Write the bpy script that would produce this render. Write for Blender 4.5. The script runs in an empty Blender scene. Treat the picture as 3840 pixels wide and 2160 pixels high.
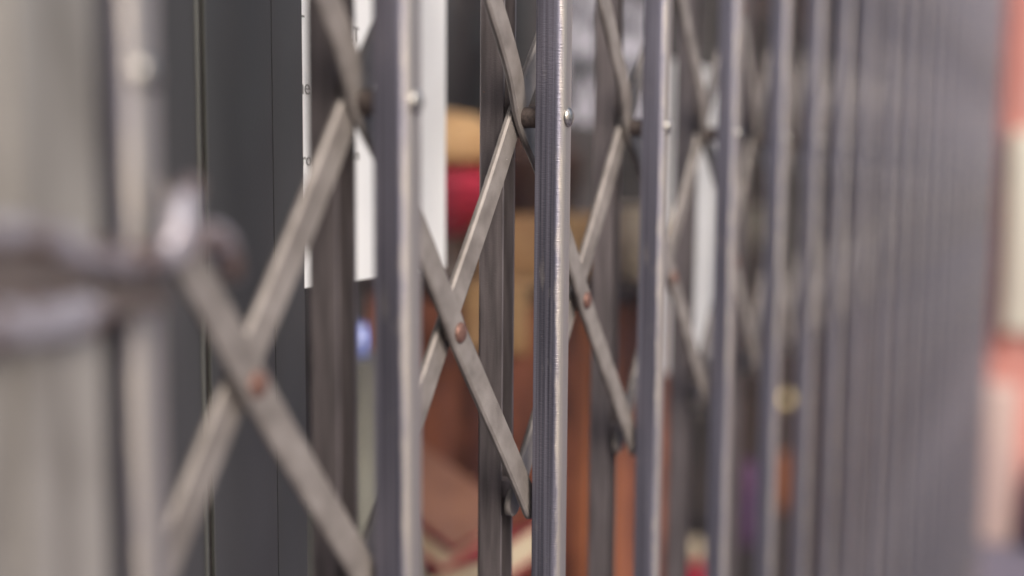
import bpy, bmesh, math, random
from mathutils import Vector, Matrix
random.seed(7)
S = bpy.context.scene
C = S.collection

# ------------------------------------------------------------ camera, world, sun, exposure
cam_d = bpy.data.cameras.new('camera')
cam = bpy.data.objects.new('camera', cam_d); C.objects.link(cam)
Rm = Matrix(((0.4421806632978052, 0.08924747332616251, -0.8924747332616252),
             (-0.89689461448898, 0.05232202354358708, -0.43913831118790864),
             (0.007504099291532419, 0.9946342515503879, 0.10318136525857076)))
cam.matrix_world = Rm.to_4x4()                      # camera stands at the origin, 1.2 m above the pavement
cam_d.sensor_width = 36; cam_d.lens = 4400 / 3840 * 36
cam_d.clip_start = 0.01; cam_d.clip_end = 500
cam_d.dof.use_dof = True; cam_d.dof.focus_distance = 0.622; cam_d.dof.aperture_fstop = 2.0
cam_d.dof.aperture_blades = 0
S.camera = cam
w = bpy.data.worlds.new('World'); S.world = w; w.use_nodes = True
nt = w.node_tree; bg = nt.nodes['Background']
sky = nt.nodes.new('ShaderNodeTexSky'); sky.sky_type = 'NISHITA'; sky.sun_disc = False
SUN_EL, SUN_AZ = math.radians(38), math.radians(212)   # azimuth clockwise from +Y: behind the camera, over the street
sky.sun_elevation = SUN_EL; sky.sun_rotation = SUN_AZ
sky.air_density = 1.0; sky.dust_density = 5.0; sky.ozone_density = 1.0
bg.inputs[1].default_value = 0.10
nt.links.new(sky.outputs[0], bg.inputs[0])
sd = bpy.data.lights.new('sun', 'SUN'); sd.energy = 1.3; sd.angle = math.radians(30); sd.color = (1, .95, .91)
sun = bpy.data.objects.new('sun', sd); C.objects.link(sun)
sdir = Vector((math.sin(SUN_AZ) * math.cos(SUN_EL), math.cos(SUN_AZ) * math.cos(SUN_EL), math.sin(SUN_EL)))
sun.rotation_euler = sdir.to_track_quat('Z', 'Y').to_euler()
S.view_settings.view_transform = 'Standard'; S.view_settings.look = 'None'
S.view_settings.gamma = 1; S.view_settings.use_curve_mapping = False
S.view_settings.exposure = 0.85
S.render.engine = 'CYCLES'
S.cycles.use_denoising = True
S.cycles.max_bounces = 6
S.cycles.caustics_reflective = False; S.cycles.caustics_refractive = False

# ------------------------------------------------------------ materials
def lin(r, g, b):
    f = lambda c: (c / 255 / 12.92) if c / 255 <= .04045 else ((c / 255 + .055) / 1.055) ** 2.4
    return (f(r), f(g), f(b), 1)

def mat(name, col, rough=.6, metal=0, col2=None, scale=(30, 30, 30), detail=4, lo=.35, hi=.65,
        bump=0, bscale=(400, 400, 400), rvar=0, spots=None, spec=.5):
    m = bpy.data.materials.new(name); m.use_nodes = True
    n, l = m.node_tree.nodes, m.node_tree.links
    b = n['Principled BSDF']
    b.inputs['Roughness'].default_value = rough; b.inputs['Metallic'].default_value = metal
    b.inputs['Base Color'].default_value = col
    b.inputs['Specular IOR Level'].default_value = spec
    tc = n.new('ShaderNodeTexCoord')
    def noise(sc, det):
        mp = n.new('ShaderNodeMapping'); mp.inputs['Scale'].default_value = sc
        l.new(tc.outputs['Object'], mp.inputs[0])
        t = n.new('ShaderNodeTexNoise'); t.inputs['Scale'].default_value = 1; t.inputs['Detail'].default_value = det
        l.new(mp.outputs[0], t.inputs['Vector']); return t
    out = None
    if col2:
        t = noise(scale, detail)
        r = n.new('ShaderNodeValToRGB'); r.color_ramp.elements[0].position = lo; r.color_ramp.elements[1].position = hi
        r.color_ramp.elements[0].color = col; r.color_ramp.elements[1].color = col2
        l.new(t.outputs[0], r.inputs[0]); out = r.outputs[0]
        if rvar:
            mr = n.new('ShaderNodeMapRange'); mr.inputs[3].default_value = rough - rvar; mr.inputs[4].default_value = rough + rvar
            l.new(t.outputs[0], mr.inputs[0]); l.new(mr.outputs[0], b.inputs['Roughness'])
    if spots:
        sc, thr, scol = spots
        t = noise((sc, sc, sc), 2)
        r = n.new('ShaderNodeValToRGB'); r.color_ramp.elements[0].position = thr; r.color_ramp.elements[1].position = thr + .04
        l.new(t.outputs[0], r.inputs[0])
        mx = n.new('ShaderNodeMixRGB'); l.new(r.outputs[0], mx.inputs[0])
        if out: l.new(out, mx.inputs[1])
        else: mx.inputs[1].default_value = col
        mx.inputs[2].default_value = scol; out = mx.outputs[0]
    if out: l.new(out, b.inputs['Base Color'])
    if bump:
        t = noise(bscale, 3)
        bp = n.new('ShaderNodeBump'); bp.inputs['Strength'].default_value = bump; bp.inputs['Distance'].default_value = .0004
        l.new(t.outputs[0], bp.inputs['Height']); l.new(bp.outputs[0], b.inputs['Normal'])
    return m

M = {}
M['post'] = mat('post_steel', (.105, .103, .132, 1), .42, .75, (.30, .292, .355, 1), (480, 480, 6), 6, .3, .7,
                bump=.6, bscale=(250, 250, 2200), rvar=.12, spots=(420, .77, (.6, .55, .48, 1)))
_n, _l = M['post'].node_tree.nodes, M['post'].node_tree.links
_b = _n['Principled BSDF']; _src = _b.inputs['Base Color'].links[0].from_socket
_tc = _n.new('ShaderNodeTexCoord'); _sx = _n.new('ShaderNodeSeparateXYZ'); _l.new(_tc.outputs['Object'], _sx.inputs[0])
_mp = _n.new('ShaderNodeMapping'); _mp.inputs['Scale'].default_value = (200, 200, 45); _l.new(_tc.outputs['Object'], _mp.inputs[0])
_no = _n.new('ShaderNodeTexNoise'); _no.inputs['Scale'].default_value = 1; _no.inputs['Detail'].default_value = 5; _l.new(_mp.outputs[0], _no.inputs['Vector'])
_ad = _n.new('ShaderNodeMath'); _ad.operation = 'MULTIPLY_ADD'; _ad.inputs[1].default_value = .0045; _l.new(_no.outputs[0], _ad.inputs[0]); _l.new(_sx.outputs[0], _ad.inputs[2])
_hl = _n.new('ShaderNodeValToRGB'); _l.new(_ad.outputs[0], _hl.inputs[0])   # highlight painted into the colour along the street corner (object x -7 to -3 mm), weaker on the front face
_mr = _n.new('ShaderNodeMapRange'); _mr.inputs[1].default_value = -.0065; _mr.inputs[2].default_value = .0095; _l.new(_ad.outputs[0], _mr.inputs[0]); _l.new(_mr.outputs[0], _hl.inputs[0])
_e = _hl.color_ramp.elements; _e[0].position = .08; _e[0].color = (0, 0, 0, 1); _e[1].position = .20; _e[1].color = (1, 1, 1, 1)
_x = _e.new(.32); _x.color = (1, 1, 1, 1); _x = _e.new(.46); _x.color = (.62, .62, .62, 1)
_mh = _n.new('ShaderNodeMixRGB'); _l.new(_hl.outputs[0], _mh.inputs[0]); _l.new(_src, _mh.inputs[1]); _mh.inputs[2].default_value = (.48, .44, .395, 1)  # pale warm highlight colour mixed over the steel
_l.new(_mh.outputs[0], _b.inputs['Base Color'])
M['rear'] = mat('rear_post_steel', (.17, .15, .152, 1), .5, .7, (.30, .262, .265, 1), (300, 300, 25), 6, .3, .7,
                bump=.45, bscale=(700, 700, 1600), rvar=.08, spots=(300, .76, (.42, .26, .20, 1)))
M['bar'] = mat('lattice_steel', (.185, .165, .152, 1), .56, .40, (.31, .282, .264, 1), (70, 70, 70), 8, .32, .68,
               bump=.5, bscale=(1500, 1500, 1500), rvar=.08, spots=(500, .76, (.85, .80, .72, 1)))
M['copper'] = mat('copper_rivet', (.13, .07, .055, 1), .5, .5, (.23, .125, .10, 1), (420, 420, 420), 4, bump=.6, bscale=(900, 900, 900))
M['silver'] = mat('bright_rivet', (.28, .27, .25, 1), .38, 1, (.50, .48, .45, 1), (700, 700, 700), 4, bump=.5, bscale=(1200, 1200, 1200), rvar=.1)
M['spacer'] = mat('dark_spacer', (.12, .10, .095, 1), .55, .7, (.2, .165, .15, 1), (400, 400, 400), 4, bump=.6, bscale=(900, 900, 900))
M['lead'] = mat('lead_post_steel', (.19, .175, .158, 1), .42, .5, (.38, .36, .335, 1), (75, 75, 14), 4, bump=.2)
M['latch'] = mat('latch_steel', (.36, .345, .385, 1), .42, .5, (.13, .08, .06, 1), (110, 110, 110), 3, .47, .60, bump=.2)
M['panel'] = mat('panel_paint', lin(65, 66, 69), .30, 0, lin(76, 76, 79), (9, 9, 3), 3, rvar=.04, bump=.15, bscale=(900, 900, 900),
                 spots=(260, .80, (.22, .22, .21, 1)))
M['seam'] = mat('panel_gasket', (.018, .014, .012, 1), .6)
M['trim'] = mat('panel_trim', lin(96, 97, 94), .4, .3)
M['paper'] = mat('notice_paper', (.88, .89, .90, 1), .6, 0, (.84, .85, .86, 1), (9, 9, 6), 3, bump=.3, bscale=(25, 25, 12))
M['ink'] = mat('ink', (.26, .26, .26, 1), .7)
M['back'] = mat('backdrop', lin(84, 78, 80), .8, 0, lin(52, 48, 50), (3, 3, 2), 3)
M['floor'] = mat('display_floor', lin(70, 60, 58), .7, 0, lin(50, 44, 44), (8, 8, 8), 3)
M['pave'] = mat('pavement', lin(100, 97, 112), .85, 0, lin(114, 109, 124), (6, 6, 6), 5, bump=.4, bscale=(200, 200, 200))
M['salmon'] = mat('salmon_paint', lin(226, 156, 144), .75, 0, lin(218, 162, 152), (4, 4, 4), 4)
M['mortar'] = mat('brick_red', lin(150, 82, 74), .8, 0, lin(172, 100, 88), (14, 14, 30), 3)
M['cream'] = mat('cream_paint', lin(248, 244, 226), .7, 0, lin(238, 230, 214), (3, 3, 2), 3)
M['pink'] = mat('pink_paint', lin(200, 176, 168), .7, 0, lin(190, 166, 162), (4, 4, 2), 3)
M['rust'] = mat('rust_leather', lin(92, 54, 44), .5, 0, lin(172, 104, 78), (16, 16, 9), 4)
M['orange'] = mat('orange_wood', lin(186, 116, 80), .5, 0, lin(130, 78, 56), (8, 8, 4), 3)
M['tan'] = mat('tan_straw', lin(206, 164, 118), .7, 0, lin(186, 142, 100), (25, 25, 60), 3)
M['red'] = mat('crimson_cloth', lin(178, 36, 64), .8, 0, lin(130, 30, 52), (12, 12, 12), 3)
M['beige'] = mat('beige_clay', lin(206, 188, 166), .6, 0, lin(190, 170, 150), (12, 12, 12), 3)
M['page'] = mat('book_pages', lin(214, 196, 172), .8, 0, lin(190, 168, 142), (2, 2, 300), 2)
M['grey'] = mat('grey_glaze', lin(140, 136, 126), .3, 0, lin(112, 108, 104), (6, 6, 6), 3)
M['cloth'] = mat('reflection_mottle', lin(62, 60, 66), .8, 0, lin(226, 220, 236), (26, 26, 20), 2, .45, .58)  # grey and white mottle painted in for reflections in the glass
M['gold'] = mat('gold_metal', lin(200, 180, 140), .3, 1)
M['purple'] = mat('purple_cloth', lin(104, 74, 112), .7, 0, lin(84, 60, 94), (10, 10, 10), 3)
M['brownpink'] = mat('brown_board', lin(150, 106, 88), .7, 0, lin(128, 88, 74), (12, 12, 12), 3)
M['dkbrown'] = mat('dark_wood', lin(70, 48, 42), .5, 0, lin(58, 42, 38), (20, 20, 4), 3)
M['blueglass'] = mat('blue_glaze', lin(150, 160, 230), .12, 0, spec=.9)

g = bpy.data.materials.new('window_glass'); g.use_nodes = True
n, l = g.node_tree.nodes, g.node_tree.links; n.clear()
fo = n.new('ShaderNodeOutputMaterial'); mx = n.new('ShaderNodeMixShader'); tr = n.new('ShaderNodeBsdfTransparent')
gl = n.new('ShaderNodeBsdfGlossy'); gl.inputs['Roughness'].default_value = .02; mx.inputs[0].default_value = .03
tr.inputs[0].default_value = (.97, .98, .97, 1)
l.new(tr.outputs[0], mx.inputs[1]); l.new(gl.outputs[0], mx.inputs[2]); l.new(mx.outputs[0], fo.inputs[0])
M['glass'] = g

# ------------------------------------------------------------ helpers
def obj(name, bm, m, parent=None, loc=(0, 0, 0), sharp=35, bev=0):
    if bev:
        bmesh.ops.bevel(bm, geom=bm.edges[:], offset=bev, segments=2, profile=.6, affect='EDGES')
    bmesh.ops.recalc_face_normals(bm, faces=bm.faces[:])
    me = bpy.data.meshes.new(name); bm.to_mesh(me); bm.free()
    for p in me.polygons: p.use_smooth = True
    me.set_sharp_from_angle(angle=math.radians(sharp))
    me.materials.append(M[m])
    o = bpy.data.objects.new(name, me); C.objects.link(o); o.location = loc
    if parent: o.parent = parent
    return o
def thing(name, label, cat, loc=(0, 0, 0), group=None):
    o = bpy.data.objects.new(name, None); C.objects.link(o); o.location = loc
    o['label'] = label; o['category'] = cat
    if group: o['group'] = group
    return o
def tag(o, label, cat, group=None):
    o['label'] = label; o['category'] = cat
    if group: o['group'] = group
    return o
def box(bm, x0, x1, y0, y1, z0, z1, rot=None, piv=None):
    r = bmesh.ops.create_cube(bm, size=1)
    for v in r['verts']:
        v.co = Vector((x0 + (v.co.x + .5) * (x1 - x0), y0 + (v.co.y + .5) * (y1 - y0), z0 + (v.co.z + .5) * (z1 - z0)))
        if rot: v.co = rot @ (v.co - Vector(piv)) + Vector(piv)
    return bm
def B(*a, **k): return box(bmesh.new(), *a, **k)
def prism(prof, z0, z1):
    bm = bmesh.new()
    a = [bm.verts.new((x, y, z0)) for x, y in prof]; b = [bm.verts.new((x, y, z1)) for x, y in prof]
    for i in range(len(prof)):
        j = (i + 1) % len(prof); bm.faces.new((a[i], a[j], b[j], b[i]))
    bm.faces.new(a[::-1]); bm.faces.new(b); return bm
def lathe(prof, seg=32, axis='z'):
    """prof: (radius, height) list, closed at both ends"""
    bm = bmesh.new(); rings = []
    for r, h in prof:
        if r < 1e-6: rings.append([bm.verts.new((0, 0, h))])
        else: rings.append([bm.verts.new((r * math.cos(2 * math.pi * i / seg), r * math.sin(2 * math.pi * i / seg), h)) for i in range(seg)])
    for a, b in zip(rings, rings[1:]):
        for i in range(seg):
            j = (i + 1) % seg
            if len(a) == 1 and len(b) == 1: continue
            if len(a) == 1: bm.faces.new((a[0], b[i], b[j]))
            elif len(b) == 1: bm.faces.new((a[i], a[j], b[0]))
            else: bm.faces.new((a[i], a[j], b[j], b[i]))
    if len(rings[0]) > 1: bm.faces.new(rings[0][::-1])
    if len(rings[-1]) > 1: bm.faces.new(rings[-1])
    if axis == 'y':      # height runs towards the street (-y)
        bmesh.ops.transform(bm, matrix=Matrix.Rotation(math.radians(90), 4, 'X'), verts=bm.verts[:])
    return bm
def tube(pts, rad, flat=1.0, seg=20, sub=6):
    """smooth tube through pts; rad one radius per point; flat scales it along y"""
    P = [Vector(p) for p in pts]; Q, R = [], []
    for i in range(len(P) - 1):
        p0, p1, p2, p3 = P[max(i - 1, 0)], P[i], P[i + 1], P[min(i + 2, len(P) - 1)]
        for k in range(sub):
            t = k / sub
            Q.append(.5 * ((2 * p1) + (p2 - p0) * t + (2 * p0 - 5 * p1 + 4 * p2 - p3) * t * t + (3 * p1 - p0 - 3 * p2 + p3) * t ** 3))
            R.append(rad[i] * (1 - t) + rad[i + 1] * t)
    Q.append(P[-1]); R.append(rad[-1])
    bm = bmesh.new(); rings = []
    def ring(c, d, r):
        s = d.cross(Vector((0, 1, 0))).normalized(); u = s.cross(d).normalized()
        return [bm.verts.new(c + s * r * math.cos(2 * math.pi * i / seg) + u * r * flat * math.sin(2 * math.pi * i / seg)) for i in range(seg)]
    n = len(Q)
    for i in range(n):
        d = (Q[min(i + 1, n - 1)] - Q[max(i - 1, 0)]).normalized()
        if i == 0:
            for a in (.95, .7, .35): rings.append(ring(Q[0] - d * R[0] * a, d, R[0] * math.sqrt(1 - a * a)))
        rings.append(ring(Q[i], d, R[i]))
        if i == n - 1:
            for a in (.35, .7, .95): rings.append(ring(Q[i] + d * R[i] * a, d, R[i] * math.sqrt(1 - a * a)))
    for a, b in zip(rings, rings[1:]):
        for i in range(seg): bm.faces.new((a[i], a[(i + 1) % seg], b[(i + 1) % seg], b[i]))
    bm.faces.new(rings[0][::-1]); bm.faces.new(rings[-1]); return bm
def struct(o): o['kind'] = 'structure'; return o

# ------------------------------------------------------------ the setting
GZ = -1.2
struct(obj('pavement', B(-60, 60, -60, 60, GZ - .1, GZ), 'pave'))

# shop front: dark painted aluminium panels, window, display behind
front = thing('shop_front', 'dark grey painted metal shop front panel with narrow vertical seams left of the white notice', 'shop front')
PY = .386
obj('panel', B(.4492, .4995, PY, PY + .04, GZ, 1.1), 'panel', front, bev=.0006)
obj('panel', B(.5001, .5262, PY, PY + .04, GZ, 1.1), 'panel', front, bev=.0006)
obj('panel', B(-.5, .4372, PY - .004, PY + .04, GZ, 1.1), 'panel', front, bev=.0008)
obj('seam_strip', B(.4372, .4492, PY + .007, PY + .03, GZ, 1.1), 'panel', front)
obj('trim_bead', tube([(.4378, PY - .004, GZ), (.4378, PY - .004, 1.1)], [.0014, .0014]), 'trim', front)
obj('trim_bead', tube([(.4442, PY + .006, GZ), (.4442, PY + .006, 1.1)], [.0007, .0007]), 'trim', front)
obj('gasket', B(.4460, .4473, PY + .001, PY + .01, GZ, 1.1), 'seam', front)
obj('trim_bead', B(.4476, .4488, PY - .0005, PY + .02, GZ, 1.1), 'trim', front, bev=.0003)
obj('gasket', B(.4995, .5001, PY + .006, PY + .02, GZ, 1.1), 'seam', front)
obj('window_pane', B(.5262, 3.7, PY + .006, PY + .010, -.75, 1.1), 'glass', front)
obj('stall_riser', B(.5265, 3.7, PY + .002, PY + .05, GZ, -.752), 'panel', front)
obj('back_wall', B(.2, 3.9, 1.05, 1.10, GZ, 1.1), 'back', front)
obj('side_wall', B(3.75, 3.9, .39, 1.049, GZ, 1.1), 'back', front)
obj('display_floor', B(.252, 3.748, .438, 1.048, -.80, -.75), 'floor', front)

# ------------------------------------------------------------ the folding gate
XS = [.264, .417, .573, .7355, .905, 1.066, 1.213, 1.358, 1.508, 1.665]
while XS[-1] < 3.60: XS.append(XS[-1] + .150 + random.uniform(-.006, .006))
gate = thing('folding_gate', 'brown grey steel scissor gate of paired upright channels with crossed riveted bars', 'gate')
def channel(wd, dp, t, r, flip=False):
    n = 6; out, inn = [], []
    out.append((-wd / 2, dp))
    for i in range(n + 1):
        a = math.pi + (math.pi / 2) * i / n
        out.append((-wd / 2 + r + r * math.cos(a), r + r * math.sin(a)))
    for i in range(n + 1):
        a = 1.5 * math.pi + (math.pi / 2) * i / n
        out.append((wd / 2 - r + r * math.cos(a), r + r * math.sin(a)))
    out.append((wd / 2, dp))
    q = max(r - t, .0004)
    inn.append((wd / 2 - t, dp))
    for i in range(n + 1):
        a = 2 * math.pi - (math.pi / 2) * i / n
        inn.append((wd / 2 - t - q + q * math.cos(a), t + q + q * math.sin(a)))
    for i in range(n + 1):
        a = 1.5 * math.pi - (math.pi / 2) * i / n
        inn.append((-wd / 2 + t + q + q * math.cos(a), t + q + q * math.sin(a)))
    inn.append((-wd / 2 + t, dp))
    p = out + inn
    if flip: p = [(x, dp - y) for x, y in p][::-1]
    return p
ZP, ZX, ZB = .026, -.0805, -.1865
fp = rp = None
def copy(o, loc, parent):
    c = o.copy(); C.objects.link(c); c.location = loc; c.parent = parent; return c
def dome(r, h, seg=28):
    pr = [(0, -.0005)]
    pr.append((r * .97, -.0005)); pr.append((r, .0003))
    for k in range(1, 7):
        a = math.pi / 2 * k / 6; pr.append((r * math.cos(a), .0003 + h * math.sin(a)))
    pr[-1] = (0, .0003 + h)
    return lathe(pr, seg, 'y')
for i, x in enumerate(XS):
    if fp is None:
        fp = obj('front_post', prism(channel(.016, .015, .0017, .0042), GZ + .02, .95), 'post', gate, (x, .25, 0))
        rv = obj('rivet', dome(.0051, .0026), 'silver', fp, (0, 0, ZP))
        sp = obj('spacer', lathe([(0, -.0150), (.0044, -.0150), (.0056, -.0160), (.0056, -.0262), (.0050, -.0272), (0, -.0272)], 28, 'y'), 'spacer', fp, (0, 0, ZP))
        rp = obj('rear_post', prism(channel(.015, .015, .0016, .0022, True), GZ + .02, .95), 'rear', gate, (x + .0015, .285, 0))
        # pin and slide clip that ride in the rear channel
        cl = obj('slide_clip', B(-.0045, .0045, -.0062, .006, ZB + .003, ZB + .013), 'rear', rp, bev=.0008)
        cl2 = copy(cl, (0, 0, 2 * (ZP - ZB) - .016), rp)
    else:
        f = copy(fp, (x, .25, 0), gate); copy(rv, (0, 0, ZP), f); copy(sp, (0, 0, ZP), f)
        f.rotation_euler = (0, random.uniform(-.002, .002), random.uniform(-.03, .03) if i > 2 else 0)
        r_ = copy(rp, (x + .0015, .285, 0), gate); copy(cl, (0, 0, 0), r_); copy(cl2, (0, 0, 2 * (ZP - ZB) - .016), r_)

def bar(pts, yb, dip, wd=.0150, th=.0038, ch=.0011):
    """pts: (x, z) joints; yb: depth of its middle; dip: pushed back at the post joints (index 2)"""
    ph, am = random.uniform(0, 6.28), random.uniform(.0002, .0005)
    # dense stations along the straight runs, joints rounded off a little
    st = []
    full = [Vector((x, z)) for x, z in pts]
    N = 26
    for a, b in zip(full, full[1:]):
        for k in range(N): st.append(a.lerp(b, k / N))
    st.append(full[-1])
    for _ in range(3): st = [st[0]] + [(st[i - 1] + st[i] * 2 + st[i + 1]) / 4 for i in range(1, len(st) - 1)] + [st[-1]]
    c = full[2]
    st = [Vector((p.x + am * math.sin(p.y * 60 + ph), p.y)) for p in st]   # bars are not dead straight
    bm = bmesh.new(); rings = []
    def ring(p, d, f):
        s = Vector((-d.y, d.x)); h = wd / 2 * f
        y = yb + dip * math.exp(-((p - c).length / .022) ** 2)
        if dip > .001: y -= .0036 * max(0, min(1, (abs(p.y - ZP) - .11) / .10))
        vs = []
        k = min(ch, h * .5)
        for (u, v) in ((-h, -th / 2 + k), (-h + k, -th / 2), (h - k, -th / 2), (h, -th / 2 + k), (h, th / 2 - k), (h - k, th / 2), (-h + k, th / 2), (-h, th / 2 - k)):
            vs.append(bm.verts.new((p.x + s.x * u, y + v, p.y + s.y * u)))
        return vs
    n = len(st)
    for i, p in enumerate(st):
        d = (st[min(i + 1, n - 1)] - st[max(i - 1, 0)]).normalized()
        if i == 0:
            for e in (.98, .9, .75, .5, .25): rings.append(ring(p - d * wd / 2 * e, d, math.sqrt(1 - e * e)))
        rings.append(ring(p, d, 1))
        if i == n - 1:
            for e in (.25, .5, .75, .9, .98): rings.append(ring(p + d * wd / 2 * e, d, math.sqrt(1 - e * e)))
    for a, b in zip(rings, rings[1:]):
        for i in range(8): bm.faces.new((a[i], a[(i + 1) % 8], b[(i + 1) % 8], b[i]))
    bm.faces.new(rings[0][::-1]); bm.faces.new(rings[-1])
    return bm
n = len(XS)
def XX(k):
    if k < 0: return XS[0] + k * .15
    if k >= n: return XS[-1] + (k - n + 1) * .15
    return XS[k]
ZT = 2 * ZP - ZB; ZXT = 2 * ZP - ZX
crv = None
for k in range(n):
    # falls towards the right (front of the pair)
    pts = []
    if k - 1 >= 0: pts += [(XX(k - 1), ZT), ((XX(k - 1) + XX(k)) / 2, ZXT)]
    else: pts += [(XX(k) - .02, ZP + .03), (XX(k) - .01, ZP + .015)]
    pts += [(XX(k), ZP)]
    if k + 1 < n: pts += [((XX(k) + XX(k + 1)) / 2, ZX), (XX(k + 1), ZB)]
    if k == 0: pts = [(XX(0) - .002, ZP + .003), (XX(0) - .001, ZP + .0015)] + pts[2:]
    b = obj('lattice_bar', bar(pts, .2733, .0034), 'bar', gate, sharp=40)
    for (jx, jz) in ([pts[3]] if k + 1 < n else []) + ([pts[1]] if k >= 1 else []):
        if crv is None:
            crv = obj('crossing_rivet', dome(.0052, .0022), 'copper', b, (jx, .2733 - .0019, jz))
            css = obj('crossing_spacer', lathe([(0, -.0018), (.005, -.0018), (.005, -.0055), (0, -.0055)], 20, 'y'), 'spacer', b, (jx, .2733, jz))
        else:
            copy(crv, (jx, .2733 - .0019, jz), b); copy(css, (jx, .2733, jz), b)
    # rises towards the right (back of the pair)
    pts = []
    if k + 1 < n: pts += [(XX(k + 1), ZT), ((XX(k) + XX(k + 1)) / 2, ZXT)]
    else: pts += [(XX(k) + .002, ZP + .003), (XX(k) + .001, ZP + .0015)]
    pts += [(XX(k), ZP)]
    if k - 1 >= 0: pts += [((XX(k - 1) + XX(k)) / 2, ZX), (XX(k - 1), ZB)]
    b = obj('lattice_bar', bar(pts, .2806, .0004), 'bar', gate, sharp=40)
obj('top_rail', B(XS[0] - .08, XS[-1] + .05, .245, .305, .95, .98), 'rear', gate, bev=.002)
obj('bottom_track', B(XS[0] - .08, XS[-1] + .05, .245, .305, GZ, GZ + .02), 'rear', gate, bev=.002)
lp = obj('lead_post', prism([(-.062, .055), (-.062, .003), (-.060, 0), (-.0015, 0), (0, .0015), (0, .055)], GZ + .02, .95), 'lead', gate, (.2395, .243, 0))
obj('cover_strip', B(-.032, -.022, -.003, 0, GZ + .02, .95), 'lead', lp, bev=.001)

# latch on the lead post, hooked over the first upright
lt = thing('gate_latch', 'bent steel hook latch with twin curled claws across the pale leading post', 'latch')
Y = .236
obj('upper_arm', tube([(.175, Y, -.0165), (.195, Y, -.0170), (.213, Y, -.0185), (.226, Y, -.0235), (.241, Y - .001, -.0265), (.254, Y, -.0258), (.266, Y, -.0235)],
                      [.0037, .0038, .0038, .0038, .0038, .0044, .0042]), 'latch', lt)
obj('claw', tube([(.255, Y, -.0262), (.2605, Y, -.0185), (.2660, Y + .002, -.0105), (.2735, Y + .005, -.0058)], [.0042, .0046, .0042, .0028]), 'latch', lt)
obj('claw', tube([(.262, Y, -.0240), (.2735, Y, -.0215), (.2825, Y + .002, -.0245), (.2880, Y + .003, -.0335)], [.0040, .0044, .0044, .0032]), 'latch', lt)
obj('lower_arm', tube([(.175, Y + .001, -.0385), (.200, Y + .001, -.0398), (.2290, Y + .001, -.0398)], [.0056, .0056, .0054], flat=.6), 'latch', lt)
obj('keeper', B(.236, .2600, Y + .003, .2485, -.0425, -.0315), 'spacer', lt, bev=.0012)
obj('dark_opening', B(.160, .2280, Y + .000, .2425, -.0380, -.0215), 'spacer', lt, bev=.0012)  # dark block added for the shaded opening between the arms

# ------------------------------------------------------------ notices on the window
nz = thing('window_notice', 'white printed sheet on the glass beside the dark shop front panel', 'notice', (.5268, PY + .0055, -.0685), 'white sheets on the window')
obj('sheet', B(0, .165, -.0006, 0, 0, .297), 'paper', nz)
def letters(s, x, z, size, par):
    cu = bpy.data.curves.new('lettering', 'FONT'); cu.body = s; cu.size = size; cu.extrude = .00015
    cu.materials.append(M['ink'])
    o = bpy.data.objects.new('lettering', cu); C.objects.link(o); o.parent = par
    bpy.context.view_layer.update()
    me = bpy.data.meshes.new_from_object(o); bpy.data.objects.remove(o)
    o = bpy.data.objects.new('lettering', me); C.objects.link(o); o.parent = par
    o.location = (x, -.0009, z); o.rotation_euler = (math.radians(90), 0, 0)
zz = .0685
letters('T', .0006, .0725 + zz, .0125, nz)
letters('ELT', .0415, .0715 + zz, .0125, nz)
letters('ne', .0008, .0385 + zz, .0125, nz)
letters('IN', .0425, .0585 + zz, .0125, nz)
letters('from', .0012, -.0005 + zz, .0105, nz)
letters('from', .0425, .0030 + zz, .0095, nz)
nz2 = thing('window_notice', 'blurred narrow white sheet far along the window behind the fourth and fifth uprights', 'notice', (1.16, PY + .0055, -.215), 'white sheets on the window')
obj('sheet', B(0, .17, -.0006, 0, 0, .325), 'paper', nz2)

# ------------------------------------------------------------ window display
FZ = -.75
ch = thing('wooden_chest', 'tall rust brown chest with orange edge standing on the display floor', 'chest', (1.22, .50, FZ))
obj('body', B(0, .24, -.03, .30, 0, .59), 'rust', ch, bev=.004)
obj('edge_strip', B(-.006, .006, -.002, .014, 0, .595), 'orange', ch)
obj('edge_strip', B(-.006, .006, -.036, -.022, 0, .595), 'orange', ch)
obj('lid', B(-.008, .25, -.035, .31, .595, .61), 'dkbrown', ch, bev=.003)
top = FZ + .61
dl = thing('straw_figure', 'tan domed straw head over a crimson tapering body on the chest', 'figurine', (1.27, .715, top))
obj('stand', lathe([(0, 0), (.04, 0), (.036, .01), (.028, .03), (.032, .055), (0, .055)]), 'dkbrown', dl)
obj('body', lathe([(0, .0555), (.022, .056), (.040, .075), (.060, .100), (.062, .118), (.05, .1355), (0, .1355)]), 'red', dl)
obj('head', lathe([(0, .136), (.05, .138), (.064, .148), (.066, .164), (.058, .186), (.035, .202), (0, .207)]), 'tan', dl)
tb = tag(obj('kraft_box', B(-.05, .05, -.06, .06, 0, .075), 'tan', None, (1.34, .625, top + .0045), bev=.003), 'plain tan cardboard box on the chest beside the red figure', 'box')
obj_c = bmesh.new(); box(obj_c, -.0125, .06, .575, .655, top + .0005, top + .004); box(obj_c, -.0125, -.0085, .575, .655, top - .075, top + .0003)
tag(obj('tan_cloth', obj_c, 'tan', None, (1.22, 0, 0)), 'tan cloth hanging over the edge of the rust brown chest', 'cloth')
cb = tag(obj('brown_jar', lathe([(0, 0), (.04, 0), (.055, .03), (.058, .07), (.04, .10), (.028, .11), (.032, .13), (0, .13)]), 'dkbrown', None, (1.34, .625, top + .0800)), 'dark brown round jar on top of the tan cardboard box', 'jar')
bp = tag(obj('clay_pot', lathe([(0, 0), (.035, 0), (.045, .03), (.048, .06), (.042, .085), (.046, .09), (0, .09)]), 'beige', None, (1.43, .522, top)), 'pale beige clay pot at the street end of the chest', 'pot')
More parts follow.
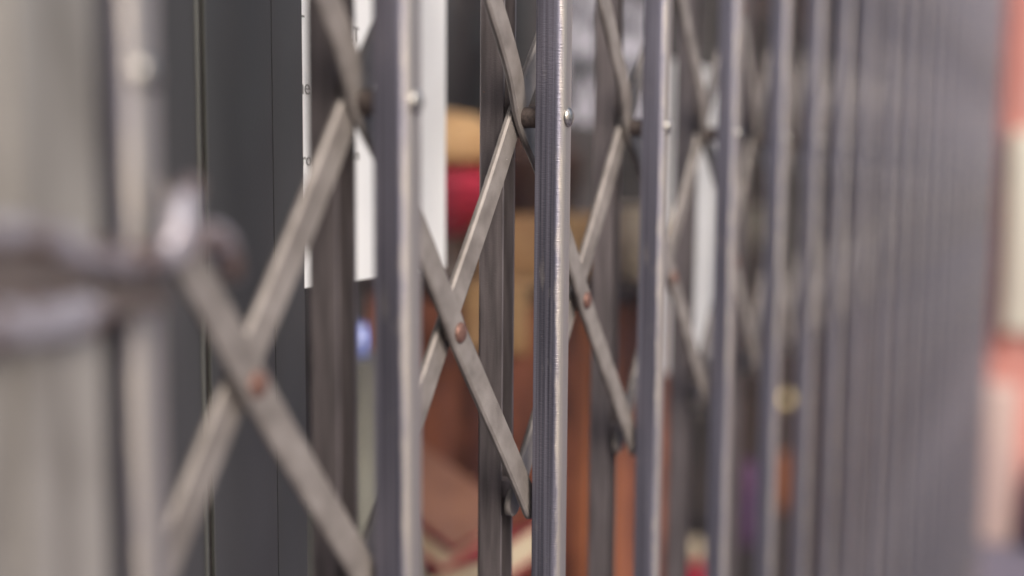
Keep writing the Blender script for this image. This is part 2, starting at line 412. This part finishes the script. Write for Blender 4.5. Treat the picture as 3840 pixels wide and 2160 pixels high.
jug = thing('grey_jug', 'tall grey glazed jug with gilt band in the window behind the first upright', 'jug', (.93, .625, FZ))
obj('body', lathe([(0, 0), (.05, 0), (.078, .08), (.088, .20), (.072, .33), (.045, .45), (.03, .51), (.036, .57), (0, .57)]), 'grey', jug)
obj('gilt_band', lathe([(.0880, .240), (.0905, .245), (.0875, .262), (.0830, .266)]), 'gold', jug)
obj('stopper', lathe([(0, .571), (.016, .571), (.020, .585), (.015, .598), (0, .602)]), 'blueglass', jug)
# books lying open-edged on the floor
def book(name, label, loc, rot, w, h, t, top='red'):
    t_ = thing(name, label, 'book', loc, 'red books in the display'); t_.rotation_euler = rot
    obj('pages', B(.003, w - .003, .003, h - .003, .004, t - (.004 if top == 'red' else .0102)), 'page', t_)
    obj('cover', B(0, w, 0, h, t - .0038, t), top, t_, bev=.001)
    if top != 'red': obj('endpaper', B(0, w, 0, h, t - .010, t - .0040), 'red', t_)
    obj('cover', B(0, w, 0, h, 0, .0038), 'red', t_, bev=.001)
st = tag(obj('display_block', B(-.12, .06, -.10, .12, 0, .252), 'red', None, (1.10, .60, FZ), bev=.004), 'crimson block on the display floor under the books', 'plinth')
book('red_book', 'brown topped book with a red edge and cream pages tilted down to the right', (.99, .70, FZ + .415), (math.radians(1), math.radians(27), math.radians(-90)), .155, .13, .035, 'brownpink')
book('red_book', 'red covered book sloping up to the right with thick cream pages', (1.00, .68, FZ + .258), (0, math.radians(-24), math.radians(-90)), .19, .14, .034)
# mottled sheet added to imitate blurred reflections in the window
sc = tag(obj('reflection_sheet', B(-.20, .24, 0, .004, 0, .55), 'cloth', None, (1.78, .70, .065), bev=.001), 'mottled grey and white sheet imitating window reflections high behind the third upright', 'reflection sheet')
tag(obj('hanging_plate', lathe([(0, 0), (.03, 0), (.045, .004), (.045, .007), (0, .005)], 36, 'y'), 'grey', None, (2.31, .60, -.116)), 'round grey plate hanging alone in the display window', 'plate')
tag(obj('gold_bauble', lathe([(.0001, -.02), (.012, -.016), (.02, 0), (.012, .016), (0, .02)], 24), 'gold', None, (2.616, .60, -.521)), 'small shiny gold ball hanging low in the window', 'bauble')
fg = thing('small_figure', 'small figure with cream top and red lower half on the display floor', 'figurine', (1.952, .60, FZ))
obj('body', lathe([(0, -.0), (.03, 0), (.028, .03), (.02, .055), (0, .06)]), 'red', fg)
obj('head', lathe([(0, .058), (.016, .062), (.02, .08), (.012, .095), (0, .1)]), 'beige', fg)
tag(obj('purple_bag', B(-.03, .03, -.03, .03, 0, .16), 'purple', None, (2.27, .60, FZ), bev=.006), 'small purple cloth bag low in the display', 'bag')
tag(obj('orange_box', B(-.02, .02, -.03, .03, 0, .12), 'orange', None, (2.55, .58, FZ), bev=.004), 'small orange box low in the display beyond the purple bag', 'box')

# ------------------------------------------------------------ beyond the far end of the gate
pier = thing('brick_pier', 'salmon painted brick pier past the far end of the gate', 'pier', (4.2, 0, GZ))
obj('shaft', B(0, .5, -.4, .42, 0, 2.6), 'salmon', pier, bev=.004)
obj('brick_edge', B(-.006, .0, .247, .44, .58, 1.9), 'mortar', pier)
tag(obj('cream_board', B(-.03, 0, -.3, .238, 0, .66), 'cream', None, (4.19, 0, -.53), bev=.006), 'plain cream board fixed on the salmon brick pier', 'board')
tag(obj('utility_box', B(-.1, .08, .178, .36, 0, .50), 'pink', None, (4.10, 0, GZ), bev=.01), 'pale pink box standing at the foot of the salmon pier', 'cabinet')
tag(obj('cloth_sack', lathe([(0, 0), (.07, 0), (.09, .06), (.08, .2), (.05, .28), (0, .3)]), 'purple', None, (4.05, .07, GZ)), 'purple cloth sack on the pavement by the pink box', 'sack')
